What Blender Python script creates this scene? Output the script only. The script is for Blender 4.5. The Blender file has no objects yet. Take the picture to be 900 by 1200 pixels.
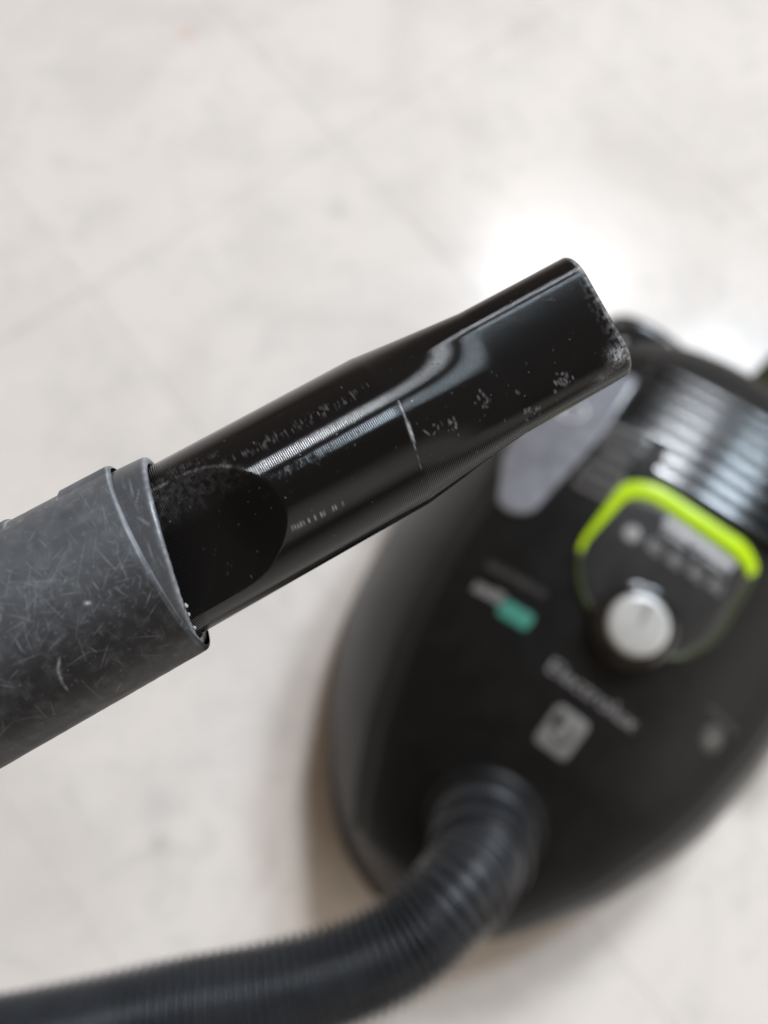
import bpy, bmesh, math, random
import numpy as np
from mathutils import Vector, Matrix

sc = bpy.context.scene
COL = sc.collection
rng = np.random.default_rng(7)
random.seed(7)

# ------------------------------------------------------------------ camera
cam_d = bpy.data.cameras.new('camera')
cam = bpy.data.objects.new('camera', cam_d)
COL.objects.link(cam)
cam.matrix_world = Matrix(((0.9963, 0.0, -0.0863, 0.0),
                           (-0.0238, 0.9613, -0.2746, 0.0),
                           (0.0830, 0.2756, 0.9577, 0.68),
                           (0, 0, 0, 1)))
cam_d.sensor_fit = 'VERTICAL'
cam_d.sensor_height = 36
cam_d.lens = 27
cam_d.clip_start = 0.01
cam_d.clip_end = 60
cam_d.dof.use_dof = True
cam_d.dof.focus_distance = 0.152
cam_d.dof.aperture_fstop = 6.1
cam_d.dof.aperture_blades = 0
sc.camera = cam

# ------------------------------------------------------------------ world, exposure
sc.view_settings.view_transform = 'Standard'
sc.view_settings.look = 'None'
sc.view_settings.exposure = 0.0
sc.view_settings.gamma = 1.0
sc.view_settings.use_curve_mapping = False
w = bpy.data.worlds.new('World')
sc.world = w
w.use_nodes = True
bg = w.node_tree.nodes['Background']
bg.inputs[0].default_value = (1.0, 0.79, 0.60, 1)
bg.inputs[1].default_value = 0.25

# ------------------------------------------------------------------ lamps: the window's two sashes and an added warm side fill
def area(name, loc, target, sx, sy, power, col, roll=0.0):
    l = bpy.data.lights.new(name, 'AREA')
    l.shape = 'RECTANGLE'
    l.size, l.size_y, l.energy, l.color = sx, sy, power, col
    o = bpy.data.objects.new(name, l)
    COL.objects.link(o)
    o.location = loc
    d = (Vector(target) - Vector(loc)).normalized()
    o.rotation_euler = d.to_track_quat('-Z', 'Y').to_euler()
    return o
WIN = Vector((1.13, 1.66, 2.16))
WIN_DIR = Vector((0.335, 0.525, 0))
WIN_DIR.normalize()
WIN_SIDE = Vector((WIN_DIR.y, -WIN_DIR.x, 0))
for off, wd, pw, tint in ((-0.20, 0.48, 103, (0.89, 0.94, 1.0)), (0.60, 0.46, 72, (0.74, 0.88, 1.0))):
    c = WIN + WIN_SIDE * off
    area('window_light', c, c - WIN_DIR, wd, 0.50, pw, tint)
area('side_fill_light', (2.15, -1.30, 1.45), (0.05, 0.05, 0.0), 2.2, 1.6, 25, (1.0, 0.96, 0.90))  # added fill, out of view, for the shadow left of the vacuum

# ------------------------------------------------------------------ helpers
def tag(o, label=None, cat=None, group=None, kind=None):
    if label: o['label'] = label
    if cat: o['category'] = cat
    if group: o['group'] = group
    if kind: o['kind'] = kind
    return o

def empty(name, mat=None):
    o = bpy.data.objects.new(name, None)
    COL.objects.link(o)
    o.empty_display_size = 0.02
    if mat is not None: o.matrix_world = mat
    return o

def link(name, me, mat, parent=None, smooth=True):
    if mat is not None and not me.materials: me.materials.append(mat)
    o = bpy.data.objects.new(name, me)
    COL.objects.link(o)
    if parent is not None: o.parent = parent
    if smooth:
        me.polygons.foreach_set('use_smooth', [True] * len(me.polygons))
    return o

def mesh(name, V, F):
    me = bpy.data.meshes.new(name)
    me.from_pydata([tuple(map(float, v)) for v in V], [], [tuple(map(int, f)) for f in F])
    me.update()
    return me

def grid_faces(nu, nv, wrap_v=False):
    F = []
    for i in range(nu - 1):
        for j in range(nv if wrap_v else nv - 1):
            j2 = (j + 1) % nv
            F.append((i * nv + j, i * nv + j2, (i + 1) * nv + j2, (i + 1) * nv + j))
    return F

def fix(me):
    bm = bmesh.new(); bm.from_mesh(me)
    bmesh.ops.recalc_face_normals(bm, faces=bm.faces[:])
    bm.to_mesh(me); bm.free(); me.update()
    return me

def sharp(me, deg=35):
    bm = bmesh.new(); bm.from_mesh(me)
    bmesh.ops.recalc_face_normals(bm, faces=bm.faces[:])
    for e in bm.edges:
        if len(e.link_faces) == 2 and e.calc_face_angle(0) > math.radians(deg): e.smooth = False
    bm.to_mesh(me); bm.free()
    return me

# ------------------------------------------------------------------ materials
class NT:
    def __init__(s, name):
        s.m = bpy.data.materials.new(name); s.m.use_nodes = True
        s.t = s.m.node_tree; s.b = s.t.nodes['Principled BSDF']
    def n(s, typ, **kw):
        nd = s.t.nodes.new(typ)
        for k, v in kw.items():
            if k in ('operation', 'data_type', 'blend_type', 'attribute_name', 'wave_type', 'bands_direction', 'wave_profile', 'feature', 'noise_dimensions', 'interpolation_type'):
                setattr(nd, k, v)
            else: nd.inputs[k].default_value = v
        return nd
    def l(s, a, b): s.t.links.new(a, b)
    def math(s, op, a, b=None, c=None):
        nd = s.t.nodes.new('ShaderNodeMath'); nd.operation = op
        for i, x in enumerate((a, b, c)):
            if x is None: continue
            if isinstance(x, (int, float)): nd.inputs[i].default_value = x
            else: s.l(x, nd.inputs[i])
        return nd.outputs[0]
    def ramp(s, fac, stops):
        nd = s.t.nodes.new('ShaderNodeValToRGB')
        el = nd.color_ramp.elements
        while len(el) < len(stops): el.new(0.5)
        for e, (p, c) in zip(el, stops):
            e.position = p; e.color = (*c, 1) if len(c) == 3 else c
        s.l(fac, nd.inputs[0]); return nd.outputs[0]
    def mix(s, fac, a, b):
        nd = s.t.nodes.new('ShaderNodeMix'); nd.data_type = 'RGBA'
        for i, x in ((0, fac), (6, a), (7, b)):
            if isinstance(x, (int, float)): nd.inputs[i].default_value = x
            elif isinstance(x, tuple): nd.inputs[i].default_value = (*x, 1)
            else: s.l(x, nd.inputs[i])
        return nd.outputs[2]
    def bump(s, h, dist, strength=1.0, normal=None):
        nd = s.t.nodes.new('ShaderNodeBump')
        nd.inputs['Distance'].default_value = dist; nd.inputs['Strength'].default_value = strength
        s.l(h, nd.inputs['Height'])
        if normal is not None: s.l(normal, nd.inputs['Normal'])
        return nd.outputs[0]

def plastic(name, col, rough, noise=0.25, scale=60, bump=0.0, spec=0.5, metal=0.0):
    """Moulded plastic: a little uneven in colour and gloss, with fine grain."""
    M = NT(name)
    tc = M.n('ShaderNodeTexCoord')
    nz = M.n('ShaderNodeTexNoise', Scale=scale, Detail=5.0, Roughness=0.6)
    M.l(tc.outputs['Object'], nz.inputs['Vector'])
    lo = tuple(c * (1 - noise) for c in col); hi = tuple(min(1, c * (1 + noise)) for c in col)
    M.l(M.ramp(nz.outputs['Fac'], [(0.3, lo), (0.7, hi)]), M.b.inputs['Base Color'])
    M.l(M.math('MULTIPLY_ADD', nz.outputs['Fac'], 0.14, rough - 0.07), M.b.inputs['Roughness'])
    M.b.inputs['Specular IOR Level'].default_value = spec
    M.b.inputs['Metallic'].default_value = metal
    if bump:
        n2 = M.n('ShaderNodeTexNoise', Scale=2200.0, Detail=2.0)
        M.l(tc.outputs['Object'], n2.inputs['Vector'])
        M.l(M.bump(n2.outputs['Fac'], bump), M.b.inputs['Normal'])
    return M.m

def floor_material():
    M = NT('vinyl_tile')
    g = M.n('ShaderNodeNewGeometry')
    P = g.outputs['Position']
    n1 = M.n('ShaderNodeTexNoise', Scale=6.0, Detail=6.0, Roughness=0.58, Distortion=0.6); M.l(P, n1.inputs['Vector'])
    n2 = M.n('ShaderNodeTexNoise', Scale=26.0, Detail=5.0, Roughness=0.65, Distortion=1.2); M.l(P, n2.inputs['Vector'])
    n3 = M.n('ShaderNodeTexNoise', Scale=420.0, Detail=3.0); M.l(P, n3.inputs['Vector'])
    c = M.ramp(n1.outputs['Fac'], [(0.32, (0.590, 0.545, 0.508)), (0.52, (0.665, 0.618, 0.580)), (0.70, (0.695, 0.640, 0.595))])
    f2 = M.ramp(n2.outputs['Fac'], [(0.50, (0, 0, 0)), (0.72, (1, 1, 1))])
    c = M.mix(M.math('MULTIPLY', f2, 0.55), c, (0.50, 0.485, 0.46))
    f3 = M.ramp(n3.outputs['Fac'], [(0.55, (0, 0, 0)), (0.75, (1, 1, 1))])
    c = M.mix(M.math('MULTIPLY', f3, 0.12), c, (0.42, 0.39, 0.36))
    # a few old spots on the vinyl
    for (x, y, r, col, k) in ((-0.142, 0.742, 0.012, (0.62, 0.42, 0.38), 0.55), (-0.152, 0.805, 0.010, (0.5, 0.42, 0.40), 0.4),
                              (-0.127, -0.083, 0.011, (0.36, 0.34, 0.32), 0.45), (-0.13, -0.055, 0.02, (0.44, 0.43, 0.42), 0.35),
                              (0.70, 0.66, 0.012, (0.36, 0.33, 0.30), 0.4), (0.02, 0.52, 0.016, (0.4, 0.39, 0.38), 0.3)):
        d = M.n('ShaderNodeVectorMath', operation='DISTANCE'); M.l(P, d.inputs[0]); d.inputs[1].default_value = (x, y, 0)
        dd = M.math('ADD', d.outputs['Value'], M.math('MULTIPLY', n2.outputs['Fac'], r * 0.8))
        s = M.n('ShaderNodeMapRange', interpolation_type='SMOOTHSTEP'); M.l(dd, s.inputs[0])
        for i, v in ((1, r * 0.6), (2, r * 1.6), (3, k), (4, 0.0)): s.inputs[i].default_value = v
        c = M.mix(s.outputs[0], c, col)
    M.l(c, M.b.inputs['Base Color'])
    M.l(M.math('MULTIPLY_ADD', n2.outputs['Fac'], 0.12, 0.13), M.b.inputs['Roughness'])
    M.b.inputs['Specular IOR Level'].default_value = 0.11
    M.l(M.bump(n3.outputs['Fac'], 0.00012), M.b.inputs['Normal'])
    return M.m

def nozzle_material():
    """Black printed plastic: layer lines across the long axis, pale scuffs and a painted recess highlight from the 'wear' attribute."""
    M = NT('printed_plastic')
    tc = M.n('ShaderNodeTexCoord')
    at = M.n('ShaderNodeAttribute', attribute_name='wear_sheen')
    wear_sheen = at.outputs['Fac']
    nz = M.n('ShaderNodeTexNoise', Scale=900.0, Detail=4.0); M.l(tc.outputs['Object'], nz.inputs['Vector'])
    dust = M.n('ShaderNodeTexVoronoi', Scale=620.0); M.l(tc.outputs['Object'], dust.inputs['Vector'])
    rnd = M.n('ShaderNodeSeparateColor'); M.l(dust.outputs['Color'], rnd.inputs[0])
    dot = M.math('MULTIPLY', M.math('LESS_THAN', dust.outputs['Distance'], 0.10), M.math('GREATER_THAN', rnd.outputs[0], 0.90))
    w2 = M.math('MULTIPLY', wear_sheen, M.math('MULTIPLY_ADD', nz.outputs['Fac'], 1.2, 0.4))
    w2.node.use_clamp = True
    c = M.mix(w2, (0.003, 0.003, 0.0035), (0.42, 0.42, 0.43))
    c = M.mix(M.math('MULTIPLY', dot, 0.22), c, (0.35, 0.35, 0.35))
    M.l(c, M.b.inputs['Base Color'])
    M.l(M.math('MULTIPLY_ADD', w2, 0.3, 0.10), M.b.inputs['Roughness'])
    wv = M.n('ShaderNodeTexWave', Scale=1.0, Distortion=0.0, wave_type='BANDS', bands_direction='X', wave_profile='SIN')
    mp = M.n('ShaderNodeMapping'); M.l(tc.outputs['Object'], mp.inputs['Vector'])
    k = 2 * math.pi / 20 / 0.00042
    mp.inputs['Scale'].default_value = (k, k, k)
    M.l(mp.outputs[0], wv.inputs['Vector'])
    b1 = M.bump(wv.outputs['Fac'], 0.00006, 1.0)
    n2 = M.n('ShaderNodeTexNoise', Scale=1.0, Detail=3.0)
    mp2 = M.n('ShaderNodeMapping'); M.l(tc.outputs['Object'], mp2.inputs['Vector']); mp2.inputs['Scale'].default_value = (2400, 300, 300)
    M.l(mp2.outputs[0], n2.inputs['Vector'])
    M.b.inputs['Specular IOR Level'].default_value = 0.38
    M.b.inputs['IOR'].default_value = 1.42
    b2 = M.bump(n2.outputs['Fac'], 0.000012, 1.0, b1)
    M.l(b2, M.b.inputs['Normal'])
    return M.m

def scuffed_material(name, base, rough):
    """Grey tube plastic: scratches from the 'wear' attribute, cloudy haze of rubbing."""
    M = NT(name)
    tc = M.n('ShaderNodeTexCoord')
    at = M.n('ShaderNodeAttribute', attribute_name='wear_sheen')
    nz = M.n('ShaderNodeTexNoise', Scale=110.0, Detail=6.0, Roughness=0.65, Distortion=0.5); M.l(tc.outputs['Object'], nz.inputs['Vector'])
    mp = M.n('ShaderNodeMapping'); M.l(tc.outputs['Object'], mp.inputs['Vector']); mp.inputs['Scale'].default_value = (120, 900, 900)
    n2 = M.n('ShaderNodeTexNoise', Scale=1.0, Detail=4.0, Roughness=0.7); M.l(mp.outputs[0], n2.inputs['Vector'])
    haze = M.ramp(nz.outputs['Fac'], [(0.42, (0, 0, 0)), (0.70, (1, 1, 1))])
    c = M.mix(M.math('MULTIPLY', haze, 0.07), base, (0.060, 0.064, 0.072))
    streak = M.ramp(n2.outputs['Fac'], [(0.56, (0, 0, 0)), (0.75, (1, 1, 1))])
    c = M.mix(M.math('MULTIPLY', streak, 0.10), c, (0.22, 0.23, 0.25))
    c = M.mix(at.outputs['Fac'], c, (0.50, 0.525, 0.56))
    M.l(c, M.b.inputs['Base Color'])
    M.l(M.math('MULTIPLY_ADD', nz.outputs['Fac'], 0.22, rough - 0.1), M.b.inputs['Roughness'])
    M.b.inputs['Specular IOR Level'].default_value = 0.36
    b1 = M.bump(nz.outputs['Fac'], 0.0003, 0.6)
    b2 = M.bump(at.outputs['Fac'], 0.00012, 0.8, b1)
    M.l(b2, M.b.inputs['Normal'])
    return M.m

def cloth_material():
    M = NT('olive_cloth')
    tc = M.n('ShaderNodeTexCoord')
    nz = M.n('ShaderNodeTexNoise', Scale=90.0, Detail=5.0); M.l(tc.outputs['Object'], nz.inputs['Vector'])
    M.l(M.ramp(nz.outputs['Fac'], [(0.3, (0.045, 0.050, 0.014)), (0.7, (0.095, 0.10, 0.03))]), M.b.inputs['Base Color'])
    M.b.inputs['Roughness'].default_value = 0.85
    wv = M.n('ShaderNodeTexWave', Scale=400.0); M.l(tc.outputs['Object'], wv.inputs['Vector'])
    M.l(M.bump(wv.outputs['Fac'], 0.0004), M.b.inputs['Normal'])
    return M.m

M_FLOOR = floor_material()
M_GROUT = plastic('floor_joint', (0.46, 0.44, 0.41), 0.6)
M_NOZ = nozzle_material()
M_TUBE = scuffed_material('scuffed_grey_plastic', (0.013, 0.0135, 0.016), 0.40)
M_COLLAR = scuffed_material('smooth_grey_plastic', (0.050, 0.052, 0.057), 0.32)
M_BURR = plastic('pale_burr', (0.32, 0.32, 0.33), 0.7)
M_HOSE = plastic('hose_plastic', (0.022, 0.024, 0.028), 0.33)
M_COLLARD = plastic('hose_collar_plastic', (0.013, 0.014, 0.016), 0.36)
M_SHELL = plastic('satin_black_plastic', (0.008, 0.0077, 0.0078), 0.42, bump=0.00005, spec=0.18)
M_SIDE = plastic('side_black_plastic', (0.012, 0.012, 0.013), 0.38)
M_GLOSS = plastic('gloss_black_plastic', (0.010, 0.010, 0.011), 0.16, spec=0.6)
M_RIB = plastic('rib_black_plastic', (0.010, 0.011, 0.013), 0.17, spec=0.5)
M_DARK = plastic('slot_black', (0.006, 0.006, 0.006), 0.7)
M_LID = plastic('smoked_grey_plastic', (0.21, 0.215, 0.24), 0.26)
M_VENT_SHEEN = plastic('vent_sheen_grey', (0.12, 0.116, 0.114), 0.34)
M_PANEL = plastic('panel_dark_grey', (0.019, 0.019, 0.020), 0.34)
M_LIME = plastic('lime_plastic', (0.42, 0.62, 0.002), 0.30, noise=0.08)
M_OLIVE = plastic('dim_lime_plastic', (0.022, 0.032, 0.005), 0.35)
M_SILVER = plastic('silver_cap', (0.52, 0.52, 0.51), 0.34, noise=0.08, metal=0.35)
M_PRINT = plastic('grey_print', (0.23, 0.222, 0.22), 0.5, noise=0.1)
M_PRINTW = plastic('white_print', (0.60, 0.60, 0.62), 0.5, noise=0.05)
M_PRINTP = plastic('plate_print', (0.17, 0.165, 0.16), 0.5, noise=0.1)
M_PRINTD = plastic('faint_print', (0.048, 0.046, 0.045), 0.5, noise=0.1)
M_TEAL = plastic('teal_print', (0.05, 0.24, 0.18), 0.5, noise=0.08)
M_RUBBER = plastic('wheel_rubber', (0.015, 0.015, 0.015), 0.6)
M_CLOTH = cloth_material()

# ------------------------------------------------------------------ floor
fl = mesh('floor', [(-4, -4, -0.003), (5, -4, -0.003), (5, 6, -0.003), (-4, 6, -0.003)], [(0, 1, 2, 3)])
floor = tag(link('floor', fl, M_GROUT, smooth=False), kind='structure')
TW, TL, GAP = 0.308, 0.616, 0.00028
bm = bmesh.new()
bmesh.ops.create_cube(bm, size=1, matrix=Matrix.Translation((TW / 2, TL / 2, -0.002)) @ Matrix.Diagonal((TW - GAP, TL - 0.0005, 0.004, 1)))
bmesh.ops.bevel(bm, geom=[e for e in bm.edges if all(v.co.z > -0.001 for v in e.verts)], offset=0.0003, segments=1, affect='EDGES')
tile_me = bpy.data.meshes.new('floor_tile'); bm.to_mesh(tile_me); bm.free()
tile_me.materials.append(M_FLOOR)
th = math.radians(37.8)
TM = Matrix.Translation((-0.2226, 0.4205, 0)) @ Matrix.Rotation(th, 4, 'Z')
for i in range(-5, 8):
    for j in range(-3, 3):
        t = bpy.data.objects.new('floor_tile', tile_me); COL.objects.link(t)
        t.parent = floor
        t.matrix_world = TM @ Matrix.Translation((i * TW, j * TL, random.uniform(-0.00012, 0.00012)))

# ------------------------------------------------------------------ vacuum cleaner
YK = [-.176, -.168, -.15, -.13, -.08, -.03, 0, .05, .1, .15, .2, .24, .27, .29, .303, .31]
WK = [.02, .050, .077, .098, .134, .157, .167, .176, .178, .178, .175, .166, .150, .128, .095, .03]
HK = [.05, .075, .100, .118, .150, .174, .184, .199, .210, .217, .219, .212, .194, .168, .125, .05]
XC, NX = 0.025, 2.3
# smooth the knots a little
_ys = np.linspace(YK[0], YK[-1], 487)
def _sm(K, n):
    v = np.interp(_ys, YK, K); k = np.hanning(n); k /= k.sum()
    vp = np.concatenate([2 * v[0] - v[n:0:-1], v, 2 * v[-1] - v[-2:-n - 2:-1]])
    return np.convolve(vp, k, 'same')[n:-n]
_W, _H = np.maximum(_sm(WK, 25), .012), np.maximum(_sm(HK, 31), .03)
def Wd(y): return float(np.interp(y, _ys, _W))
def Hd(y): return float(np.interp(y, _ys, _H))
def S(x, y):
    u = min(abs(x - XC) / Wd(y), .999)
    return Hd(y) * (1 - u ** NX) ** (1 / NX)
def nrm(x, y, e=0.002):
    n = Vector(((S(x - e, y) - S(x + e, y)) / (2 * e), (S(x, y - e) - S(x, y + e)) / (2 * e), 1.0))
    return n.normalized()
def on(x, y, off=0.0):
    return Vector((x, y, S(x, y))) + nrm(x, y) * off

vac = empty('vacuum_cleaner', Matrix.Translation((0.14516, 0.02737, 0)) @ Matrix.Rotation(math.radians(-36.8), 4, 'Z'))
tag(vac, 'black canister vacuum cleaner with lime ring and silver dial on pale floor', 'vacuum cleaner')

def body_mesh(name, phis, ys, off, zmin):
    V = []
    for y in ys:
        W, h = Wd(y), Hd(y)
        for p in phis:
            c, s = math.cos(p), math.sin(p)
            x = XC + W * math.copysign(abs(c) ** (2 / NX), c)
            z = max(zmin, h * abs(s) ** (2 / NX)) if 0 < s else zmin
            V.append((x, y, z))
    return V
# lower shell, with a tucked-in underside
ys = np.concatenate([np.linspace(-.176, -.15, 12, endpoint=False), np.linspace(-.15, .28, 60, endpoint=False), np.linspace(.28, .31, 14)])
phis = np.linspace(0.0, math.pi, 97)
V = body_mesh('lower_shell', phis, ys, 0, 0.018)
nph = len(phis)
F = grid_faces(len(ys), nph)
for i in range(len(ys) - 1): F.append((i * nph, (i + 1) * nph, (i + 1) * nph + nph - 1, i * nph + nph - 1))
F.append(tuple(range(nph))); F.append(tuple(range((len(ys) - 1) * nph, len(ys) * nph)))
link('lower_shell', sharp(mesh('lower_shell', V, F), 50), M_SIDE, vac)

# top shell: a raised cover over the middle, its edge stepping down to a dark groove
ys2 = np.linspace(-.152, .298, 76)
us = np.linspace(-0.69, 0.69, 61)
V = []
OFF = 0.0035
for i, y in enumerate(ys2):
    for j, u in enumerate(us):
        x = XC + u * Wd(y)
        e = min(1.0, (0.69 - abs(u)) * Wd(y) / 0.006, (y + .152) / .006, (.298 - y) / .006)
        e = math.sqrt(max(0.0, 1 - (1 - max(e, 0)) ** 2))
        V.append(on(x, y, OFF * e - 0.0015 * (1 - e)))
top = link('top_shell', mesh('top_shell', V, grid_faces(len(ys2), len(us))), M_SHELL, vac)
# dark groove round the cover
def strip_path(pts, half, off, name, mat, parent, thick=0.0008):
    V = []; F = []
    n = len(pts)
    for i, (x, y) in enumerate(pts):
        a = Vector(pts[max(i - 1, 0)]); b = Vector(pts[min(i + 1, n - 1)])
        d = (b - a).normalized(); q = Vector((-d.y, d.x))
        for s, o in ((-1, -0.001), (-1, off), (1, off), (1, -0.001)):
            V.append(on(x + q.x * half * s, y + q.y * half * s, o))
    for i in range(n - 1):
        for k in range(4):
            F.append((i * 4 + k, i * 4 + (k + 1) % 4, (i + 1) * 4 + (k + 1) % 4, (i + 1) * 4 + k))
    F.append((0, 1, 2, 3)); F.append(tuple((n - 1) * 4 + k for k in range(4)))
    return link(name, sharp(mesh(name, V, F)), mat, parent)
for s in (-1, 1):
    strip_path([(XC + s * 0.715 * Wd(y), y) for y in np.linspace(-.145, .27, 50)], 0.0042, 0.0006, 'seam_groove', M_DARK, vac)

def arc_pts(pts, n=16):
    """closed polygon with rounded corners: pts = (x, y, radius)"""
    out = []
    m = len(pts)
    for i in range(m):
        p0, p1, p2 = (Vector(pts[(i - 1) % m][:2]), Vector(pts[i][:2]), Vector(pts[(i + 1) % m][:2]))
        r = pts[i][2]
        d0, d1 = (p0 - p1), (p2 - p1)
        t = min(r, d0.length * .49, d1.length * .49)
        a, b = p1 + d0.normalized() * t, p1 + d1.normalized() * t
        for k in range(n + 1):
            u = k / n
            out.append(a * (1 - u) ** 2 + p1 * 2 * u * (1 - u) + b * u * u)
    return out

def patch(name, poly, off, mat, parent, base=0.0, rings=9, edge=0.0012):
    c = sum((Vector(p) for p in poly), Vector((0, 0))) / len(poly)
    n = len(poly); V = [on(c.x, c.y, off)]; F = []
    fr = list(np.linspace(1 / rings, 1, rings))
    for f in fr:
        for p in poly:
            q = c + (Vector(p) - c) * f
            V.append(on(q.x, q.y, off))
    L = (Vector(poly[0]) - c).length
    for p in poly:                                   # rounded shoulder, then the side wall
        q = c + (Vector(p) - c) * (1 + edge / max(L, 1e-4)); V.append(on(q.x, q.y, off - edge * .4))
    for p in poly:
        q = c + (Vector(p) - c) * (1 + 1.5 * edge / max(L, 1e-4)); V.append(on(q.x, q.y, base - 0.001))
    for j in range(n): F.append((0, 1 + j, 1 + (j + 1) % n))
    for i in range(rings + 1):
        for j in range(n):
            a = 1 + i * n; b = a + n
            F.append((a + j, b + j, b + (j + 1) % n, a + (j + 1) % n))
    return link(name, fix(mesh(name, V, F)), mat, parent)

def band(name, outer, inner, off, mat, parent, base=0.0):
    n = len(outer); V = []; F = []
    for k, (po, t, o) in enumerate(((0, 0, base - .001), (0, 0, off - .0006), (0, .12, off), (0, .88, off), (0, 1, off - .0006), (0, 1, base - .001))):
        for a, b in zip(outer, inner):
            q = Vector(a).lerp(Vector(b), t); V.append(on(q.x, q.y, o))
    for k in range(5):
        for j in range(n - 1):
            F.append((k * n + j, k * n + j + 1, (k + 1) * n + j + 1, (k + 1) * n + j))
    F.append(tuple(k * n for k in range(6))); F.append(tuple(k * n + n - 1 for k in range(6)))
    return link(name, fix(mesh(name, V, F)), mat, parent)

def disc_at(x, y, off, prof, name, mat, parent, seg=64):
    """lathe standing on the body surface; prof = (radius, height)"""
    n = nrm(x, y); c = on(x, y, off)
    t = n.cross(Vector((0, 1, 0))).normalized(); b = n.cross(t)
    V = []
    for r, h in prof:
        for k in range(seg):
            a = 2 * math.pi * k / seg
            V.append(c + t * (r * math.cos(a)) + b * (r * math.sin(a)) + n * h)
    F = grid_faces(len(prof), seg, True)
    F.append(tuple(range((len(prof) - 1) * seg, len(prof) * seg)))
    F.append(tuple(range(seg)))
    return link(name, sharp(mesh(name, V, F), 40), mat, parent), (c, t, b, n)

T = OFF   # height of the cover's surface above the body
# control panel inside the lime ring
hexo = arc_pts([(-.017, .058, .012), (-.0320, .083, .012), (-.0305, .1370, .010), (-.0145, .1455, .012), (.056, .1455, .012), (.0705, .1375, .012), (.0725, .083, .012), (.060, .058, .014), (.040, .049, .012), (.006, .049, .012)], 8)
hexi = arc_pts([(-.013, .061, .010), (-.0290, .084, .010), (-.0228, .1275, .008), (-.0105, .1335, .010), (.053, .1335, .010), (.0665, .130, .010), (.0695, .084, .010), (.057, .0605, .012), (.039, .0515, .010), (.007, .0515, .010)], 8)
patch('control_panel', hexi, T + .0012, M_PANEL, vac, base=T)
n8 = 9
def seg(a, b):
    return [hexo[i % len(hexo)] for i in range(a, b)], [hexi[i % len(hexi)] for i in range(a, b)]
o_, i_ = seg(n8 * 1 + 3, n8 * 5 + 6); lr = band('accent_ring', o_, i_, T + .0022, M_LIME, vac, base=T)
o_, i_ = seg(n8 * 5 + 5, n8 * 11 + 4); band('ring_lower_edge', o_, i_, T + .0019, M_OLIVE, vac, base=T)

# dial
DX, DY = .0235, .0610
disc_at(DX, DY, T + .0008, [(.0275, -.002), (.0275, .003), (.0262, .0045), (.024, .005), (.0235, .0085), (.0225, .0095), (.019, .0098)], 'dial_base', M_GLOSS, vac)
prof = [(.0190, .0085), (.0196, .0110), (.0192, .0126), (.0180, .0138), (.0165, .0142)] + [(r, .0142 + (.0165 - r) * .03) for r in (.012, .008, .004, .001)]
cap, (dc, dt, db, dn) = disc_at(DX, DY, T + .0008, prof, 'dial_cap', M_SILVER, vac)
# pointer groove from the rim towards the middle (local up-left)
bm = bmesh.new()
ad = Vector((-0.45, .89, 0)).normalized()
pm = Matrix((( *(dt), 0), (*(db), 0), (*dn, 0), (0, 0, 0, 1))).transposed()
ptd = (-dt * 0.0 + Vector((0, 0, 0)))
ydir = dn.cross(dt.cross(dn)).normalized()
fx = Vector((1, 0, 0)); fx = (fx - dn * fx.dot(dn)).normalized(); fy = dn.cross(fx)
pd = (fy * .93 - fx * .12).normalized(); pq = dn.cross(pd)
c0 = dc + dn * .0147
bv = []
for h in (-.0012, .0003):
    for s, wv_ in ((.001, .0012), (.0165, .0020)):
        for sd in (-1, 1):
            bv.append(bm.verts.new(c0 + pd * s + pq * (sd * wv_) + dn * h))
for f in ((0, 1, 3, 2), (4, 6, 7, 5), (0, 4, 5, 1), (2, 3, 7, 6), (0, 2, 6, 4), (1, 5, 7, 3)): bm.faces.new([bv[k] for k in f])
me = bpy.data.meshes.new('pointer'); bm.to_mesh(me); bm.free()
link('pointer', fix(me), M_PRINT, cap, smooth=False)

def bars(name, rects, off, mat, parent, thick=0.0005):
    """thin raised print: each rect = list of 4 corners in panel coordinates"""
    V = []; F = []
    for q in rects:
        b = len(V)
        for o in (off - thick, off + 0.0002):
            for (x, y) in q: V.append(on(x, y, o))
        F += [(b + 4, b + 5, b + 6, b + 7), (b, b + 1, b + 5, b + 4), (b + 1, b + 2, b + 6, b + 5), (b + 2, b + 3, b + 7, b + 6), (b + 3, b, b + 4, b + 7)]
    return link(name, fix(mesh(name, V, F)), mat, parent, smooth=False)
def rect(x0, y0, x1, y1): return [(x0, y0), (x1, y0), (x1, y1), (x0, y1)]
PT = T + .0012
# printed scale: round symbol, row of small pictograms, light caption strip
circ = lambda x, y, r, n=24: [(x + r * math.cos(2 * math.pi * k / n), y + r * math.sin(2 * math.pi * k / n)) for k in range(n)]
patch('scale_symbol', circ(-.0082, .1085, .0052), PT + .0004, M_PRINT, vac, base=PT, rings=3, edge=.0003)
rows = []
for cx, cy in ((.0085, .1095), (.0235, .1095), (.0385, .1105), (.0530, .1115)):
    rows += [rect(cx - .0048, cy - .0042, cx - .0030, cy + .0042), rect(cx - .0016, cy - .0042, cx - .0002, cy + .0025), rect(cx + .0012, cy - .0042, cx + .0046, cy - .0028), rect(cx + .0012, cy - .0008, cx + .0046, cy + .0006), rect(cx + .0012, cy + .0024, cx + .0040, cy + .0038)]
bars('scale_pictogram', rows, PT + .0003, M_PRINT, vac)
rows = []
x = .004
while x < .054:
    wd = random.choice([.0011, .0016, .0016, .0022])
    rows.append(rect(x, .1245, x + wd, .1310)); 
    if random.random() < .8: rows.append(rect(x + .0002, .1195, x + wd * .8, .1225))
    x += wd + .0008
bars('caption_print', rows, PT + .0003, M_PRINTW, vac)
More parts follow.
